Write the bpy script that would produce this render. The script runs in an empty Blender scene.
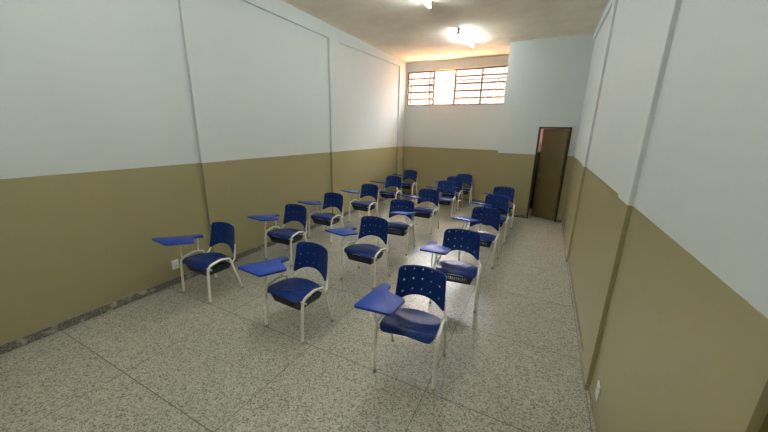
import bpy, bmesh, math, random
from mathutils import Vector, Matrix
random.seed(7)
S = bpy.context.scene
COL = S.collection
# ------------------------------------------------------------------ camera
W, D, D2, X1, HP, H = 4.675, 9.347, 8.119, 3.078, 1.536, 3.965
cam = bpy.data.cameras.new('camera'); cam.sensor_width = 36; cam.lens = 309.92 / 768 * 36
cam.clip_start = 0.02; cam.clip_end = 300
co = bpy.data.objects.new('camera', cam); COL.objects.link(co); S.camera = co
RT = ((0.89073542, 0.45411056, 0.0193392), (-0.13682282, 0.22731652, 0.96416115), (-0.43343964, 0.86145853, -0.26461157))
m = Matrix.Identity(4)
for i in range(3):
    m[i][0] = RT[0][i]; m[i][1] = RT[1][i]; m[i][2] = -RT[2][i]
m[0][3], m[1][3], m[2][3] = 4.0891, 0.0, 1.9955
co.matrix_world = m
# ------------------------------------------------------------------ world, sun, exposure
S.view_settings.view_transform = 'Standard'; S.view_settings.look = 'None'
S.view_settings.gamma = 1; S.view_settings.exposure = 1.82; S.view_settings.use_curve_mapping = False
w = bpy.data.worlds.new('World'); S.world = w; w.use_nodes = True
bg = w.node_tree.nodes['Background']; bg.inputs['Color'].default_value = (0.90, 0.92, 0.97, 1); bg.inputs['Strength'].default_value = 19.0
LAMP = 33.0          # fluorescent tube emission
su = bpy.data.lights.new('sun', 'SUN'); su.energy = 200.0; su.angle = 0.01; su.color = (1.0, 0.94, 0.84)
so = bpy.data.objects.new('sun', su); COL.objects.link(so); so.rotation_euler = (math.radians(22), 0, math.radians(-88))
def portal(name, loc, rot, sx, sy):
    l = bpy.data.lights.new(name, 'AREA'); l.shape = 'RECTANGLE'; l.size = sx; l.size_y = sy; l.energy = 1; l.cycles.is_portal = True
    o = bpy.data.objects.new(name, l); COL.objects.link(o); o.location = loc; o.rotation_euler = rot; return o
portal('window_portal', (1.56, D + 0.30, 3.24), (-math.pi / 2, 0, 0), 3.1, 1.05)

# ------------------------------------------------------------------ helpers
def link(name, bm, mat, parent=None, smooth=False, loc=None):
    me = bpy.data.meshes.new(name)
    bmesh.ops.recalc_face_normals(bm, faces=bm.faces[:])
    if smooth:
        for f in bm.faces: f.smooth = True
    bm.to_mesh(me); bm.free()
    if smooth and smooth != 'all': me.set_sharp_from_angle(angle=math.radians(38))
    if mat: me.materials.append(mat)
    o = bpy.data.objects.new(name, me); COL.objects.link(o)
    if parent: o.parent = parent
    if loc: o.location = loc
    return o
def box(bm, x0, y0, z0, x1, y1, z1, bev=0.0):
    vs = [bm.verts.new(v) for v in ((x0,y0,z0),(x1,y0,z0),(x1,y1,z0),(x0,y1,z0),(x0,y0,z1),(x1,y0,z1),(x1,y1,z1),(x0,y1,z1))]
    fs = [bm.faces.new([vs[i] for i in f]) for f in ((3,2,1,0),(4,5,6,7),(0,1,5,4),(1,2,6,5),(2,3,7,6),(3,0,4,7))]
    if bev:
        es = list({e for f in fs for e in f.edges})
        bmesh.ops.bevel(bm, geom=es, offset=bev, segments=2, profile=0.5, affect='EDGES')
def fillet(pts, rads, n=6):
    out = [Vector(pts[0])]
    for i in range(1, len(pts) - 1):
        p, a, b = Vector(pts[i]), Vector(pts[i-1]), Vector(pts[i+1])
        r = rads[i-1] if isinstance(rads, (list, tuple)) else rads
        d1, d2 = (a - p).normalized(), (b - p).normalized()
        ang = d1.angle(d2)
        if r <= 0 or ang > 3.10: out.append(p); continue
        t = min(r / math.tan(ang / 2), (a - p).length * 0.49, (b - p).length * 0.49)
        s, e = p + d1 * t, p + d2 * t
        for k in range(n + 1):
            u = k / n
            out.append(s * (1-u)**2 + p * 2*u*(1-u) + e * u**2)
    out.append(Vector(pts[-1])); return out
def tube(bm, path, r, seg=10, ry=None, caps=True):
    ry = ry or r; path = [Vector(q) for q in path]; rings = []; prev = None
    for i, q in enumerate(path):
        if i == 0: t = path[1] - q
        elif i == len(path) - 1: t = q - path[-2]
        else: t = (path[i+1] - q).normalized() + (q - path[i-1]).normalized()
        t.normalize()
        if prev is None:
            ref = Vector((1, 0, 0)) if abs(t.x) < 0.9 else Vector((0, 1, 0))
            n = (ref - t * ref.dot(t)).normalized()
        else:
            n = (prev - t * prev.dot(t)).normalized()
        prev = n; b = t.cross(n)
        rings.append([bm.verts.new(q + n * math.cos(2*math.pi*k/seg) * r + b * math.sin(2*math.pi*k/seg) * ry) for k in range(seg)])
    for a, b in zip(rings, rings[1:]):
        for k in range(seg): bm.faces.new((a[k], a[(k+1) % seg], b[(k+1) % seg], b[k]))
    if caps:
        bm.faces.new(rings[0][::-1]); bm.faces.new(rings[-1])
def grid(bm, us, vs, fn, skip=()):
    V = [[bm.verts.new(fn(u, v)) for v in vs] for u in us]
    for i in range(len(us) - 1):
        for j in range(len(vs) - 1):
            uc, vc = (us[i] + us[i+1]) / 2, (vs[j] + vs[j+1]) / 2
            if any(a < uc < b and c < vc < d for a, b, c, d in skip): continue
            bm.faces.new((V[i][j], V[i+1][j], V[i+1][j+1], V[i][j+1]))
    for v in [v for v in bm.verts if not v.link_faces]: bm.verts.remove(v)
def lines(base, extra, tol=0.004):
    L = sorted(set([round(x, 5) for x in base + extra])); ex = set(round(x, 5) for x in extra); out = []
    for x in L:
        if out and x - out[-1] < tol:
            if x in ex and out[-1] not in ex: out[-1] = x
            elif x in ex: out.append(x)
            continue
        out.append(x)
    return out
def lin(a, b, n): return [a + (b - a) * i / n for i in range(n + 1)]
def round_poly(pts, r, n=5):
    P = [Vector((x, y, 0)) for x, y in pts]; out = []
    N = len(P)
    for i in range(N):
        p, a, b = P[i], P[i-1], P[(i+1) % N]
        rr = r[i] if isinstance(r, (list, tuple)) else r
        d1, d2 = (a - p).normalized(), (b - p).normalized(); ang = d1.angle(d2)
        t = min(rr / math.tan(ang / 2), (a-p).length * .45, (b-p).length * .45)
        s, e = p + d1 * t, p + d2 * t
        for k in range(n + 1):
            u = k / n; q = s * (1-u)**2 + p * 2*u*(1-u) + e * u**2; out.append((q.x, q.y))
    return out
def tag(o, label=None, cat=None, group=None, kind=None):
    if label: o['label'] = label
    if cat: o['category'] = cat
    if group: o['group'] = group
    if kind: o['kind'] = kind
    return o
def empty(name, loc, rz=0):
    o = bpy.data.objects.new(name, None); COL.objects.link(o); o.location = loc; o.rotation_euler = (0, 0, rz); o.empty_display_size = .1; return o
def struct(name, bm, mat, label=None):
    o = link(name, bm, mat); o['kind'] = 'structure'
    if label: o['label'] = label
    return o

# ------------------------------------------------------------------ materials
def srgb(r, g, b):
    f = lambda c: (c/255/12.92) if c/255 <= 0.04045 else ((c/255+0.055)/1.055)**2.4
    return (f(r), f(g), f(b), 1)
class M:
    def __init__(s, name, col=(.5,.5,.5,1), rough=.5, spec=.5, metal=0):
        s.m = bpy.data.materials.new(name); s.m.use_nodes = True; s.t = s.m.node_tree; s.n = s.t.nodes; s.l = s.t.links
        s.b = s.n['Principled BSDF']; s.b.inputs['Base Color'].default_value = col; s.b.inputs['Roughness'].default_value = rough
        s.b.inputs['Specular IOR Level'].default_value = spec; s.b.inputs['Metallic'].default_value = metal
    def add(s, t, **k):
        n = s.n.new(t)
        for a, b in k.items():
            if a.startswith('i_'): n.inputs[a[2:].replace('_', ' ')].default_value = b
            else: setattr(n, a, b)
        return n
    def pos(s): return s.add('ShaderNodeNewGeometry').outputs['Position']
    def noise(s, scale, detail=3, vec=None, rough=.5):
        n = s.add('ShaderNodeTexNoise'); n.inputs['Scale'].default_value = scale; n.inputs['Detail'].default_value = detail; n.inputs['Roughness'].default_value = rough
        s.l.new(vec or s.pos(), n.inputs['Vector']); return n.outputs['Fac']
    def mix(s, a, b, fac, mode='MIX'):
        n = s.add('ShaderNodeMix'); n.data_type = 'RGBA'; n.blend_type = mode
        for i, v in ((6, a), (7, b), (0, fac)):
            if hasattr(v, 'links'): s.l.new(v, n.inputs[i])
            else: n.inputs[i].default_value = v
        return n.outputs[2]
    def math(s, op, a, b=None, c=None):
        n = s.add('ShaderNodeMath'); n.operation = op
        for i, v in enumerate((a, b, c)):
            if v is None: continue
            if hasattr(v, 'links'): s.l.new(v, n.inputs[i])
            else: n.inputs[i].default_value = v
        return n.outputs[0]
    def ramp(s, fac, stops):
        n = s.add('ShaderNodeValToRGB'); e = n.color_ramp.elements
        e[0].position, e[0].color = stops[0]; e[1].position, e[1].color = stops[-1]
        for p, c in stops[1:-1]: x = e.new(p); x.color = c
        s.l.new(fac, n.inputs['Fac']); return n.outputs['Color']
    def bump(s, h, strength=.2, dist=.01):
        n = s.add('ShaderNodeBump'); n.inputs['Strength'].default_value = strength; n.inputs['Distance'].default_value = dist
        s.l.new(h, n.inputs['Height']); s.l.new(n.outputs['Normal'], s.b.inputs['Normal'])
    def base(s, c): s.l.new(c, s.b.inputs['Base Color'])
    def rough(s, c): s.l.new(c, s.b.inputs['Roughness'])
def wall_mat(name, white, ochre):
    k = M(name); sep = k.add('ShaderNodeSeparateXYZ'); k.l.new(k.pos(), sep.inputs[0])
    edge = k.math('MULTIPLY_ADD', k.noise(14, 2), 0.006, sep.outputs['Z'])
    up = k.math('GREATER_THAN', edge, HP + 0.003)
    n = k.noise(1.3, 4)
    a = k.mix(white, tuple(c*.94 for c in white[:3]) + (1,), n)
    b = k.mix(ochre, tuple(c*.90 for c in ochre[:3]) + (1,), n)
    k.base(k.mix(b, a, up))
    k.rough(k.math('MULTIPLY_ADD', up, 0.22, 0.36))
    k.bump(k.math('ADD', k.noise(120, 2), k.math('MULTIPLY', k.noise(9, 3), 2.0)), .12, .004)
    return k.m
WHITE, OCHRE = srgb(212, 216, 212), srgb(164, 154, 112)
m_wall = wall_mat('two_tone_wall_paint', WHITE, OCHRE)
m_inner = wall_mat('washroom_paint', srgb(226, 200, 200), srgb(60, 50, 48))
k = M('ceiling_plaster', rough=.85)
n1 = k.noise(2.0, 6, rough=.65)
k.base(k.mix(srgb(250, 238, 220), srgb(236, 222, 200), k.ramp(n1, [(.35, (0,0,0,1)), (.7, (1,1,1,1))])))
k.bump(k.math('ADD', k.noise(40, 5), k.math('MULTIPLY', n1, 3.0)), .35, .01); m_ceil = k.m
# terrazzo
k = M('terrazzo', rough=.3, spec=.5)
P = k.pos()
v = k.add('ShaderNodeTexVoronoi'); v.inputs['Scale'].default_value = 105; k.l.new(P, v.inputs['Vector'])
sepc = k.add('ShaderNodeSeparateColor'); k.l.new(v.outputs['Color'], sepc.inputs[0])
chip = k.ramp(sepc.outputs[0], [(0, srgb(88, 84, 74)), (.12, srgb(132, 128, 114)), (.28, srgb(172, 167, 150)), (.5, srgb(188, 183, 166)), (.8, srgb(206, 201, 186))])
chip.node.color_ramp.interpolation = 'CONSTANT'
v2 = k.add('ShaderNodeTexVoronoi'); v2.inputs['Scale'].default_value = 190; k.l.new(P, v2.inputs['Vector'])
sep2 = k.add('ShaderNodeSeparateColor'); k.l.new(v2.outputs['Color'], sep2.inputs[0])
col = k.mix(chip, k.ramp(sep2.outputs[0], [(0, srgb(80, 75, 64)), (.5, srgb(165, 160, 142)), (1, srgb(208, 204, 188))]), .35)
stain = k.ramp(k.noise(1.1, 5, rough=.6), [(.3, (.90, .89, .86, 1)), (.7, (1, 1, 1, 1))])
col = k.mix(col, stain, 1.0, 'MULTIPLY')
st2 = k.ramp(k.noise(5.5, 4, rough=.6), [(.2, (.92, .90, .87, 1)), (.6, (1, 1, 1, 1))])
sp = k.add('ShaderNodeSeparateXYZ'); k.l.new(P, sp.inputs[0])
def joint(coord, off, per, wd):
    t = k.math('DIVIDE', k.math('SUBTRACT', coord, off - 50 * per), per)
    f = k.math('FRACT', t); d = k.math('MINIMUM', f, k.math('SUBTRACT', 1.0, f))
    return k.math('LESS_THAN', k.math('MULTIPLY', d, per), wd), k.math('FLOOR', t)
jy, fy = joint(sp.outputs['Y'], .95, 1.013, .0035)
jx, fx = joint(sp.outputs['X'], 1.20, 1.150, .0030)
wn = k.add('ShaderNodeTexWhiteNoise'); wn.noise_dimensions = '2D'
cx = k.add('ShaderNodeCombineXYZ'); k.l.new(fx, cx.inputs[0]); k.l.new(fy, cx.inputs[1]); k.l.new(cx.outputs[0], wn.inputs['Vector'])
tone = k.math('MULTIPLY_ADD', wn.outputs['Value'], .10, .92)
hs = k.add('ShaderNodeHueSaturation'); k.l.new(col, hs.inputs['Color']); k.l.new(tone, hs.inputs['Value']); col = hs.outputs['Color']
hs2 = k.add('ShaderNodeHueSaturation'); hs2.inputs['Value'].default_value = 1.05; k.l.new(col, hs2.inputs['Color']); col = hs2.outputs['Color']
k.base(k.mix(col, srgb(84, 78, 66), k.math('MULTIPLY', k.math('MAXIMUM', jy, jx), .85)))
k.rough(k.math('MULTIPLY_ADD', k.noise(3.0, 2), .12, .27))
m_floor = k.m
k = M('granite_baseboard', rough=.5)
k.base(k.mix(k.ramp(k.noise(60, 3), [(.35, srgb(70, 68, 62)), (.65, srgb(140, 135, 122))]), srgb(176, 170, 155), k.ramp(k.noise(7, 5), [(.56, (0,0,0,1)), (.68, (1,1,1,1))]))); m_base = k.m
k = M('cement_edge', rough=.8); k.base(k.mix(srgb(176, 168, 148), srgb(140, 128, 108), k.noise(30, 4))); m_cem = k.m
m_frame = M('window_frame_paint', srgb(112, 84, 66), .5).m
m_bars = M('grille_white_paint', srgb(96, 90, 86), .6).m
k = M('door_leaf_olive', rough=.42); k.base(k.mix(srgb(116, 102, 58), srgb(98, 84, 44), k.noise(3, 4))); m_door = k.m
m_dframe = M('dark_brown_metal', srgb(58, 42, 28), .45).m
m_chrome = M('brushed_steel', srgb(150, 148, 145), .3, metal=1).m
m_plate = M('white_plastic', srgb(232, 232, 226), .35).m
m_dark = M('dark_slot', srgb(40, 38, 36), .6).m
def plastic(name, c, rough, bumpy=0.0):
    k = M(name, c, rough); 
    nn = k.noise(10, 3); k.base(k.mix(c, tuple(x*.86 for x in c[:3]) + (1,), nn))
    k.b.inputs['Specular IOR Level'].default_value = .35; k.bump(k.noise(350, 2), .10 + bumpy, .001); return k.m
m_blue = plastic('navy_blue_plastic', srgb(0, 42, 112), .36)
m_tab = plastic('tablet_blue_plastic', srgb(34, 70, 168), .33)
m_black = M('black_plastic', srgb(16, 20, 42), .4).m
m_tube = M('white_painted_steel', srgb(242, 238, 226), .35).m
m_cap = M('grey_rubber', srgb(172, 166, 150), .6).m
m_batten = M('lamp_batten_white', srgb(225, 222, 212), .5).m
m_sock = M('lamp_socket', srgb(110, 100, 85), .6).m
k = M('fluorescent_tube', (1,1,1,1), .5); k.b.inputs['Emission Color'].default_value = (.86, .96, 1.0, 1); k.b.inputs['Emission Strength'].default_value = LAMP; m_lamp = k.m
k = M('glass', (1,1,1,1), 0.0); k.b.inputs['Transmission Weight'].default_value = 1; k.b.inputs['IOR'].default_value = 1.45; m_glass = k.m
k = M('outside_paving', rough=.9); k.base(k.mix(srgb(230, 180, 136), srgb(214, 160, 114), k.noise(2, 4))); m_out = k.m
k = M('outside_wall_darkened', rough=.9); k.base(k.mix(srgb(38, 35, 33), srgb(32, 30, 28), k.noise(1, 4))); m_nb = k.m  # kept near black so the window bars read against bright daylight
m_added_eave = M('added_eave_concrete', srgb(140, 135, 128), .9).m

# ------------------------------------------------------------------ structure
YF = -1.3   # front wall behind the camera
T = .18
bm = bmesh.new(); box(bm, -T, YF - T, -.15, W + T, D + T, 0); struct('floor', bm, m_floor, 'speckled grey terrazzo floor with thin dark slab joints')
bm = bmesh.new(); box(bm, -T, YF - T, H, W + T, D + T, H + .18); struct('ceiling', bm, m_ceil, 'rough beige plaster ceiling')
# left wall + pilasters + sloping beam
bm = bmesh.new(); box(bm, -T, YF - T, 0, 0, D + T, H)
PP = .04; PR = .03
for y0, y1 in ((-.32, .03), (2.62, 2.97), (5.515, 5.86), (8.90, D)): box(bm, -.02, y0, 0, PP, y1, H, .007)
def beam(bm, x0, x1, y0, y1, za, zb):
    vs = [bm.verts.new(v) for v in ((x0,y0,za),(x1,y0,za),(x1,y0,H),(x0,y0,H),(x0,y1,zb),(x1,y1,zb),(x1,y1,H),(x0,y1,H))]
    for f in ((0,1,2,3),(7,6,5,4),(0,4,5,1),(1,5,6,2),(2,6,7,3),(3,7,4,0)): bm.faces.new([vs[i] for i in f])
for y0, y1, z1 in ((.03, 2.62, 3.728), (2.97, 5.515, 3.728), (5.86, 8.90, 3.80)): beam(bm, 0, PP - .002, y0, y1, 3.728, z1)
struct('wall_left', bm, m_wall, 'left wall painted pale grey above ochre, with shallow pilasters')
# right wall with the near doorway y -0.05..0.95
bm = bmesh.new()
box(bm, W, 1.025, 0, W + T, D + T, H); box(bm, W, YF - T, 0, W + T, -.0, H); box(bm, W, 0, 2.15, W + T, 1.025, H)
for y0, y1 in ((2.60, 2.95), (5.52, 5.87)): box(bm, W - PR, y0, 0, W + .02, y1, H, .005)
beam(bm, W - PR + .002, W, 2.95, 5.52, 3.80, 3.80); beam(bm, W - PR + .002, W, 5.87, D2, 3.80, 3.83)
struct('wall_right', bm, m_wall, 'right wall painted pale grey above ochre, with shallow pilasters')
# front wall (behind camera)
bm = bmesh.new(); box(bm, 0, YF - T, 0, W, YF, H); struct('wall_front', bm, m_wall)
# back wall with window hole x .09..3.02 z 2.75..3.72 and an added opening to light the washroom
WX0, WX1, WZ0, WZ1 = .09, 3.02, 2.755, 3.715
bm = bmesh.new()
box(bm, 0, D, 0, W, D + T, WZ0 if False else 2.2)
box(bm, 0, D, 2.2, WX1 + .4, D + T, WZ0); box(bm, 0, D, WZ1, W, D + T, H)
box(bm, 0, D, WZ0, WX0, D + T, WZ1); box(bm, WX1, D, WZ0, WX1 + .4, D + T, WZ1)
box(bm, 4.3, D, 2.2, W, D + T, WZ1); box(bm, WX1 + .4, D, 2.85, 4.3, D + T, WZ1)
struct('wall_back', bm, m_wall, 'back wall with long high window above ochre lower paint')
# washroom box: front wall (room side) and side wall
DX0, DX1, DZ = 3.925, 4.535, 2.125
bm = bmesh.new()
box(bm, X1, D2, 0, DX0, D2 + .12, H); box(bm, DX1, D2, 0, W, D2 + .12, H); box(bm, DX0, D2, DZ, DX1, D2 + .12, H)
box(bm, X1, D2 + .12, 0, X1 + .12, D, H)
struct('wall_partition', bm, m_wall, 'projecting pale grey and ochre wall of the corner washroom')
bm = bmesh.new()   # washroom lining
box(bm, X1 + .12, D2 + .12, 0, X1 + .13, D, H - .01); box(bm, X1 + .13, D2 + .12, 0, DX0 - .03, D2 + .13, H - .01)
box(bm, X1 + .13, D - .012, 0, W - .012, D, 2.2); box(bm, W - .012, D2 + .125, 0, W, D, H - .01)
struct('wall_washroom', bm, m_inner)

# baseboards
def base(name, segs, mat=m_base):
    bm = bmesh.new()
    for s in segs: box(bm, *s)
    return struct(name, bm, mat)
hb = .085
o = base('baseboard_left', [(0, .03, 0, .016, 2.62, hb), (0, 2.62, 0, PP + .016, 2.97, hb), (0, 2.97, 0, .016, 5.515, hb), (0, 5.515, 0, PP + .016, 5.86, hb), (0, 5.86, 0, .016, 8.9, hb), (0, 8.9, 0, PP + .016, D, hb), (0, YF, 0, .016, .03, hb)])
o['label'] = 'worn grey granite baseboard along the left wall'
base('trim_1', [(0, y0, hb, e, y1, hb + .012) for y0, y1, e in ((YF, 2.62, .010), (2.97, 5.515, .010), (5.86, 8.9, .010))], m_cem)
base('baseboard_right', [(W - .006, 1.025, 0, W, 2.588, .05), (W - PR - .008, 2.588, 0, W, 2.962, .05), (W - .006, 2.962, 0, W, 5.51, .05), (W - PR - .008, 5.51, 0, W, 5.88, .05), (W - .006, 5.88, 0, W, D2, .05)], m_cem)
base('baseboard_back', [(PP + .016, D - .014, 0, X1, D, .07)])
base('baseboard_partition', [(X1 - .012, D2 - .014, 0, DX0 - .03, D2, .07), (DX1 + .03, D2 - .014, 0, W - .006, D2, .07), (X1 - .012, D2, 0, X1, D - .014, .07)])

# ------------------------------------------------------------------ back window
def bar(bm, x0, z0, x1, z1, y, t, dpt=.03):
    if abs(x1 - x0) < 1e-6: box(bm, x0 - t/2, y, z0, x0 + t/2, y + dpt, z1)
    else: box(bm, x0, y, z0 - t/2, x1, y + dpt, z0 + t/2)
wy = D + .05
bm = bmesh.new()
for z in (WZ0 + .016, WZ1 - .018): bar(bm, WX0, z, WX1, z, wy, .034, .05)
for x in (WX0 + .014, .915, 1.545, 2.285, WX1 - .014): bar(bm, x, WZ0 + .03, x, WZ1 - .03, wy + .002, .040, .046)
win = struct('window_1', bm, m_frame, 'long high steel window with horizontal glazing bars across the back wall')
def sash(x0, x1, vert=(), glass=True):
    bm = bmesh.new()
    for i in range(1, 5):
        z = WZ0 + (WZ1 - WZ0) * i / 5; bar(bm, x0, z, x1, z, wy + .008, .040, .022)
    for x in vert: bar(bm, x, WZ0 + .03, x, WZ1 - .03, wy + .012, .026, .026)
    a = link('window_sash', bm, m_frame, win)
    bm = bmesh.new()
    for i in range(5):
        z0 = WZ0 + (WZ1 - WZ0) * i / 5 + .012; z1 = WZ0 + (WZ1 - WZ0) * (i + 1) / 5 - .012
        box(bm, x0 + .002, wy + .018, z0, x1 - .002, wy + .021, z1)
    link('window_pane', bm, m_glass, a)
sash(WX0 + .03, .90, (.19, .79)); sash(1.56, 2.27); sash(2.30, WX1 - .03)
bm = bmesh.new(); tube(bm, [(1.552, wy - .01, 3.28), (1.552, wy - .05, 3.25), (1.552, wy - .05, 3.18)], .008); link('window_latch', bm, m_frame, win)
# outside security grille with close vertical bars
bm = bmesh.new(); gx = WX0 - .05
while gx < WX1 + .05:
    box(bm, gx - .009, D + T + .10, 2.66, gx + .009, D + T + .112, 3.47); gx += .092
for z in (2.68, 3.46): box(bm, WX0 - .08, D + T + .098, z - .014, WX1 + .08, D + T + .114, z + .014)
for gx in (WX0, 1.5, WX1):
    box(bm, gx, D + T + .001, 2.672, gx + .02, D + T + .098, 2.692); box(bm, gx, D + T, 3.45, gx + .02, D + T + .098, 3.47)
tag(link('security_grille', bm, m_bars), 'pale metal security grille of thin vertical bars outside the high window', 'grille')
# unseen washroom window, added to let daylight into the washroom
bm = bmesh.new()
for z in (2.215, 2.835): bar(bm, WX1 + .4, z, 4.3, z, wy, .03, .04)
for x in (WX1 + .415, 3.86, 4.285): bar(bm, x, 2.23, x, 2.82, wy, .03, .04)
w2 = struct('added_washroom_window', bm, m_frame)
# outside
bm = bmesh.new(); box(bm, -14, -14, -.35, 18, 40, -.151); tag(link('ground', bm, m_out), kind='structure')
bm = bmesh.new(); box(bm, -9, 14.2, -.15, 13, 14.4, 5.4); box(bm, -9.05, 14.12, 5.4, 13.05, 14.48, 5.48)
tag(link('boundary_wall', bm, m_nb), 'wall seen outside through the high window, coloured very dark to offset the glare', 'wall', kind='structure')

bm = bmesh.new(); box(bm, -T, D + T, H - .02, W + T, D + T + .40, H + .10); struct('added_shade_eave', bm, m_added_eave)  # unseen eave, added to keep sun off the grille and window frame
# ------------------------------------------------------------------ doors
bm = bmesh.new()
box(bm, DX0 - .022, D2 - .012, 0, DX0 + .02, D2 + .13, DZ + .03); box(bm, DX1 - .02, D2 - .012, 0, DX1 + .022, D2 + .13, DZ + .03)
box(bm, DX0 + .02, D2 - .012, DZ - .008, DX1 - .02, D2 + .13, DZ + .03)
d1 = struct('door_1', bm, m_dframe, 'dark brown steel door frame with olive door ajar in the far right corner')
leaf = bmesh.new(); box(leaf, -.565, -.018, .012, 0, .018, DZ - .014, .002)
lf = link('door_leaf', leaf, m_door, d1, loc=(DX1 - .026, D2 + .055, 0)); lf.rotation_euler = (0, 0, math.radians(-27))
bm = bmesh.new()
for s in (-1, 1):
    box(bm, -.535, s * .018 - .003, .95, -.500, s * .018 + .003, 1.12)
    tube(bm, [(-.517, s * .02, 1.05), (-.517, s * .055, 1.05), (-.42, s * .055, 1.05)], .008)
link('door_handle', bm, m_chrome, lf)
bm = bmesh.new()
for z in (.25, 1.05, 1.85): tube(bm, [(0.004, -.02, z - .045), (0.004, -.02, z + .045)], .008, 8)
link('door_hinge', bm, m_dframe, lf)
# doorway beside the camera, door closed at the outer face
bm = bmesh.new(); box(bm, W - .004, .985, 0, W + T - .002, 1.024, 2.15); box(bm, W + T - .05, 0, 0, W + T - .002, .045, 2.15); box(bm, W + T - .05, .045, 2.105, W + T - .002, .985, 2.15)  # first box lines the far reveal in dark olive, painting in its shade
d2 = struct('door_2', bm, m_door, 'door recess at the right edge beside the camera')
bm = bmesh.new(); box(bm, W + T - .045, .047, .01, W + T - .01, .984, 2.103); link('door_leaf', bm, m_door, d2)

# ------------------------------------------------------------------ ceiling lights
def lamp(xa, ya, xb, yb, label):
    dx, dy = xb - xa, yb - ya; L = math.hypot(dx, dy); r = empty('ceiling_light', ((xa+xb)/2, (ya+yb)/2, H), math.atan2(-dx, dy))
    tag(r, label, 'light', 'fluorescent tube lights on the ceiling')
    bm = bmesh.new(); box(bm, -.020, -L/2 + .012, -.030, .020, L/2 - .012, 0, .004); link('batten', bm, m_batten, r)
    bm = bmesh.new(); tube(bm, [(0, -L/2 + .02, -.098), (0, L/2 - .02, -.098)], .016, 14); link('fluorescent_tube', bm, m_lamp, r, True)
    for s in (-1, 1):
        bm = bmesh.new(); box(bm, -.022, s*L/2 - .012, -.118, .022, s*L/2 + .012, 0, .004)
        link('socket', bm, m_sock, r)
lamp(2.26, 6.72, 2.32, 7.82, 'bare fluorescent tube on the ceiling nearest the far window, seen whole')
lamp(2.155, 4.03, 2.19, 5.23, 'bare fluorescent tube cut off by the top edge of the photo')
lamp(2.12, 1.25, 2.14, 2.45, 'bare fluorescent tube on the ceiling near the camera, above the front row')
lamp(2.10, -.95, 2.11, .25, 'unseen fluorescent tube added behind the camera to brighten the near room')  # added fill lamp, out of view

# ------------------------------------------------------------------ outlets
def outlet(loc, rz, label, tilt=0, vertical=True, wd=.075, ht=.115):
    r = empty('wall_outlet', loc, rz); r.rotation_euler = (0, tilt, rz)
    tag(r, label, 'outlet', 'white outlets low on the walls')
    bm = bmesh.new(); box(bm, 0, -wd/2, -ht/2, .009, wd/2, ht/2, .003); link('cover_plate', bm, m_plate, r)
    for z in (-.024, .024):
        bm = bmesh.new(); box(bm, .009, -.019, z - .014, .0125, .019, z + .014, .001); so_ = link('socket', bm, m_plate, r)
        bm = bmesh.new()
        for y in (-.009, 0, .009): box(bm, .0124, y - .0022, z - .003, .0132, y + .0022, z + .003)
        link('socket_hole', bm, m_dark, so_)
outlet((0, 2.101, 0.267), 0, 'white double wall outlet low on the ochre left wall beside the front left chair', wd=.085, ht=.12)
outlet((W, 2.358, .205), math.pi, 'white wall outlet low on the right wall near the camera, by the near pilaster', wd=.085, ht=.12)
outlet((W, 6.974, .285), math.pi, 'small white wall outlet low on the far right wall near the washroom door', wd=.085, ht=.12)

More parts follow.
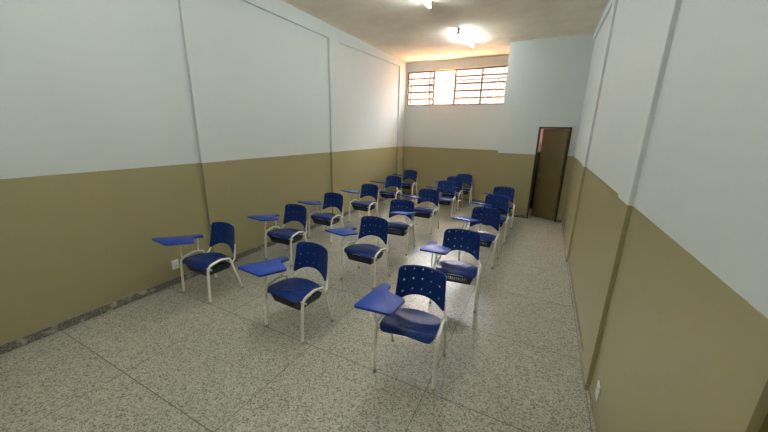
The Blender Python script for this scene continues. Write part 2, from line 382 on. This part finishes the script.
# ------------------------------------------------------------------ chair
HW = .258
def chair(name, right_handed=True, basket=True, tab_rot=0.0, dx=0.0, dy=0.0, pitch=-.15, roll=-.06):
    root = empty(name, (0, 0, 0))
    for s in (-1, 1):
        apex = Vector((s * HW, -.035, .488))
        # front leg: foot, up, bent back to the apex
        f = fillet([(s*HW, -.226, .012), (s*HW, -.212, .30), (s*HW, -.197, .455), tuple(apex)], [0, .085], 8)
        bm = bmesh.new(); tube(bm, f, .0145, 12); leg = link('leg', bm, m_tube, root, True)
        bm = bmesh.new(); tube(bm, [(s*HW, -.2266, 0), (s*HW, -.2252, .03)], .0165, 12); link('foot_cap', bm, m_cap if s > 0 else m_cap, leg, True)
        g = fillet([tuple(apex), (s*HW, .085, .462), (s*HW, .213, .012)], [.045], 8)
        bm = bmesh.new(); tube(bm, g, .0122, 12); leg = link('leg', bm, m_tube, root, True)
        bm = bmesh.new(); tube(bm, [(s*HW, .2164, 0), (s*HW, .208, .03)], .0145, 12); link('foot_cap', bm, m_cap, leg, True)
        # back support
        bm = bmesh.new()
        tube(bm, fillet([(s*HW, .105, .400), (s*(HW-.006), .150, .425), (s*(HW-.030), .180, .49), (s*(HW-.040), .205, .60)], [.03, .03], 5), .012, 10, .008)
        link('back_support', bm, m_tube, root, True)
    for y, z in ((-.165, .405), (.098, .405)):
        bm = bmesh.new(); tube(bm, [(-HW - .014, y, z), (HW + .014, y, z)], .009, 10)
        for s in (-1, 1): tube(bm, [(s*(HW - .035), y, z), (s*(HW - .012), y, z)], .013, 10)
        link('crossbar', bm, m_tube, root, True)
    # seat
    def seat(u, v):   # u -1..1 across, v 0 front..1 rear
        hw = .236 - .006 * v
        edge = 0.0
        if v < .20: edge = .20 - math.sqrt(max(0, .04 - (.20 - v)**2))
        if v > .66: edge = (.34 - math.sqrt(max(0, .1156 - (v - .66)**2))) * .85
        x = u * (hw - edge * .235)
        y = -.226 + v * .378 - .012 * (1 - abs(u)**3) * (1 - v)
        z = .470 - .030 * v - .008 * (1 - u*u) * math.sin(v * math.pi) - .014 * max(0, v - .6) / .4 * abs(u)**2
        z += .010 * math.cos(u * math.pi) * (1 - v)**3 - .038 * max(0, (.20 - v) / .20)**1.8 - .006 * abs(u)**3 * (1 - v) + .010 * max(0, v - .8) / .2 * (1 - u*u)
        return Vector((x, y, z))
    hs = []
    for (u, v) in ((-.42, .42), (.0, .36), (.42, .42), (-.25, .22), (.25, .22)):
        hs.append((u - .032, u + .032, v - .019, v + .019))
    us = lines([math.sin(t * math.pi / 2) for t in lin(-1, 1, 26)], [x for h in hs for x in h[:2]])
    vs = lines([0, .012, .03, .06, .09, .12, .16] + lin(.2, .86, 12) + [.9, .94, .97, .99, 1], [x for h in hs for x in h[2:]])
    bm = bmesh.new(); grid(bm, us, vs, seat, hs)
    o = link('seat', bm, m_blue, root, 'all'); md = o.modifiers.new('thick', 'SOLIDIFY'); md.thickness = .007; md.offset = -1
    # backrest with square holes
    def back(u, v):
        a = abs(u); hw0, hw1 = .232, .218
        zt = .832 - .022 * a**2.2; c = .80
        if a > c: t = (a - c) / (1 - c); zt -= .040 * (1 - math.sqrt(max(0, 1 - t*t)))
        zb = .492 + .070 * max(0, 1 - (a / .90)**2.3) if a < .90 else .492
        if a > .94: zb += .012 * (1 - math.sqrt(max(0, 1 - ((a - .94)/.06)**2)))
        z = zb + v * (zt - zb); h = (z - .49) / .33
        hw = hw0 + (hw1 - hw0) * h
        y = .200 + .062 * h - .045 * a**2 + .010 * math.sin(h * math.pi)
        return Vector((u * hw, y, z))
    hs = [(u - .026, u + .026, v - .021, v + .021) for v in (.20, .55, .885) for u in (-.74, -.37, 0, .37, .74)]
    us = lines([-1, -.99, -.965, -.93, -.9, -.86, -.8] + lin(-.72, .72, 22) + [.8, .86, .9, .93, .965, .99, 1], [x for h in hs for x in h[:2]], .012)
    vs = lines(lin(0, 1, 14), [x for h in hs for x in h[2:]], .012)
    bm = bmesh.new(); grid(bm, us, vs, back, hs)
    o = link('backrest', bm, m_blue, root, 'all'); md = o.modifiers.new('thick', 'SOLIDIFY'); md.thickness = .009; md.offset = 0
    # book basket
    if basket:
        b0 = [(-.172, -.165), (.172, -.165), (.172, .125), (-.172, .125)]; b1 = [(-.200, -.195), (.200, -.195), (.200, .155), (-.200, .155)]
        zb, zt = .305, .405; bm = bmesh.new()
        for i in range(4):
            A, B, C_, D_ = b0[i], b0[(i+1) % 4], b1[(i+1) % 4], b1[i]
            n = 13; sk = []
            if i in (0, 2): sk = [(.12 + .06*j, .145 + .06*j, .3, .8) for j in range(13)]
            us = sorted(set([0, 1] + [round(x, 5) for h in sk for x in h[:2]])); vs = [0, .3, .8, 1]
            def fn(u, v, A=A, B=B, C_=C_, D_=D_):
                p = Vector((A[0] + (B[0]-A[0])*u, A[1] + (B[1]-A[1])*u, zb)); q = Vector((D_[0] + (C_[0]-D_[0])*u, D_[1] + (C_[1]-D_[1])*u, zt)); return p.lerp(q, v)
            grid(bm, us, vs, fn, sk)
        bm.faces.new([bm.verts.new((x, y, zb)) for x, y in b0])
        bmesh.ops.remove_doubles(bm, verts=bm.verts[:], dist=.0005)
        o = link('book_basket', bm, m_black, root); md = o.modifiers.new('thick', 'SOLIDIFY'); md.thickness = .004; md.offset = 0
    # writing tablet
    mx = 1 if right_handed else -1
    piv = Vector((-.245, .03))
    def tw(x, y):
        d = Vector((x, y)) - piv; c, s_ = math.cos(tab_rot), math.sin(tab_rot)
        return (mx * (piv.x + dx + d.x * c - d.y * s_), piv.y + dy + d.x * s_ + d.y * c)
    def tz(x, y): return .682 + pitch * (y - piv.y - dy) + roll * (mx * x - piv.x - dx)
    pts = [tw(*q) for q in ((-.420, -.381), (-.130, -.405), (-.045, -.130), (-.216, -.020), (-.196, .098), (-.272, .134))]
    rp = round_poly(pts, [.022, .03, .035, .02, .02, .02])
    th = .020; bm = bmesh.new()
    top = [bm.verts.new((x, y, tz(x, y))) for x, y in rp]; bot = [bm.verts.new((x, y, tz(x, y) - th)) for x, y in rp]; N = len(rp)
    tf = bm.faces.new(top); bm.faces.new(bot[::-1])
    for i in range(N): bm.faces.new((top[i], bot[i], bot[(i+1) % N], top[(i+1) % N]))
    bmesh.ops.bevel(bm, geom=list(tf.edges), offset=.004, segments=2, profile=.5, affect='EDGES')
    tb = link('writing_tablet', bm, m_tab, root, True)
    a = tw(-.262, -.165); bm = bmesh.new()
    tube(bm, fillet([(mx * (-HW - .012), -.175, .430), (mx * (-HW - .030), -.175, .50), (a[0], a[1], .600), (a[0], a[1], tz(a[0], a[1]) - th + .002)], [.04, .03], 5), .0075, 10)
    tube(bm, [(mx * (-HW + .005), -.175, .425), (mx * (-HW - .018), -.175, .437)], .0085, 8)
    link('tablet_support', bm, m_tube, root, True)
    a = tw(-.238, .045); bm = bmesh.new()
    tube(bm, [(mx * -HW, .02, .472), (a[0], a[1], tz(a[0], a[1]) - th + .002)], .0085, 10); link('tablet_support', bm, m_tube, root, True)
    return root
def copy_tree(o, parent=None):
    c = o.copy(); COL.objects.link(c)
    if parent: c.parent = parent
    for ch in kids[o]: copy_tree(ch, c)
    return c
R_ = math.radians
G = 'blue tablet armchairs set out in three rows'
# x, y, yaw, (tablet yaw, dx, dy, pitch, roll), variant, label
chairs = [
 (.587, 2.203, -.7, (4, 0.002, -0.022, -0.15, -0.07), 'n', 'blue armchair beside the white outlet on the left wall, frontmost of the left column'),
 (.666, 3.441, .6, (8, 0, -0.024, -0.13, -0.08), 'n', 'blue armchair along the left wall, second from the front of the left column'),
 (.604, 4.542, -1.1, (10, 0, -0.008), 'n', 'blue armchair along the left wall, third from the front of the left column'),
 (.671, 5.813, -3.6, (9, 0.006, 0.007), 'n', 'blue armchair just past the second left wall pilaster, fourth from front in left column'),
 (.576, 7.317, 1.4, (2, 0, 0), 'n', 'blue armchair second from last of the left column, one in front of the corner chair'),
 (.435, 8.834, -1.2, (6, 0.03, 0.015), 'n', 'blue armchair in the back left corner against the back wall'),
 (2.024, 2.179, -3.7, (10, 0.012, -0.028, -0.12, -0.07), 'n', 'blue armchair in the middle of the front row, its dark basket showing'),
 (2.094, 3.441, -1.9, (5, -0.016, 0, -0.14, -0.07), 'n', 'blue armchair in the middle column, directly behind its frontmost chair'),
 (1.995, 4.686, 4.0, (20, 0, 0, -0.17, -0.03), 'left', 'blue armchair whose writing tablet sits on the opposite side, swung across its backrest'),
 (2.022, 5.978, -2.0, (4, 0.02, 0.01, -0.17, -0.05), 'n', 'blue armchair in the middle column, directly behind the one with tablet on opposite side'),
 (2.041, 7.327, 4.3, (6, 0, 0, -0.17, -0.05), 'n', 'blue armchair in the middle column with the overlapping rearmost pair close behind it'),
 (1.999, 8.202, -2.4, (7, 0, 0), 'n', 'blue armchair squeezed between the last middle chair and the one before, mostly hidden'),
 (2.118, 8.925, 4.9, (7, 0, 0), 'n', 'blue armchair at the back wall under the window, last of the middle column'),
 (3.281, 2.199, 4.5, (13, -0.027, -0.019, -0.1, -0.07), 'bare', 'blue armchair nearest the camera, front right, with shiny tablet and no basket'),
 (3.341, 3.489, 6.5, (13, -0.064, 0, -0.14, -0.07), 'n', 'blue armchair directly behind the nearest chair, second in the right column'),
 (3.370, 4.879, -2.7, (5, 0, 0.01, -0.16, -0.06), 'n', 'blue armchair in the middle of the right column, third from front'),
 (3.387, 6.10, .1, (10, -0.025, 0, -0.17, -0.06), 'n', 'blue armchair in the right column overlapping the last one behind it, fourth from front'),
 (3.400, 7.189, 2.4, (6, 0, 0, -0.17, -0.05), 'n', 'blue armchair nearest the washroom door, last of the right column'),
]
made = {}
for (x, y, yaw, tr, var, label) in chairs:
    c = chair('tablet_armchair', var != 'left', var != 'bare', R_(tr[0]), *tr[1:])
    for ch in c.children:          # identical parts share one mesh
        k = ch.name.split('.')[0]
        if k in ('seat', 'backrest'): ch.data = made.setdefault(k, ch.data)
    c.location = (x, y, 0); c.rotation_euler = (0, 0, R_(yaw)); tag(c, label, 'chair', G)

# small scrap on the floor by the back corner chair
k = M('red_white_paper', rough=.6); sx = k.add('ShaderNodeSeparateXYZ'); k.l.new(k.pos(), sx.inputs[0])
k.base(k.mix(srgb(190, 40, 34), srgb(230, 224, 214), k.math('GREATER_THAN', k.noise(18, 1), .55)))
bm = bmesh.new(); us = lin(0, 1, 9); vs = lin(0, 1, 5)
grid(bm, us, vs, lambda u, v: Vector(((u - .5) * .13 + .006 * math.sin(9*v), (v - .5) * .07 + .005 * math.sin(11*u), .004 + .014 * abs(math.sin(7*u + 3*v)) + .005 * math.sin(13*v))))
o = link('paper_scrap', bm, k.m, None, 'all', (.60, 8.52, 0)); md = o.modifiers.new('thick', 'SOLIDIFY'); md.thickness = .0012
tag(o, 'small crumpled red and white scrap on the floor in front of the corner chair', 'litter')
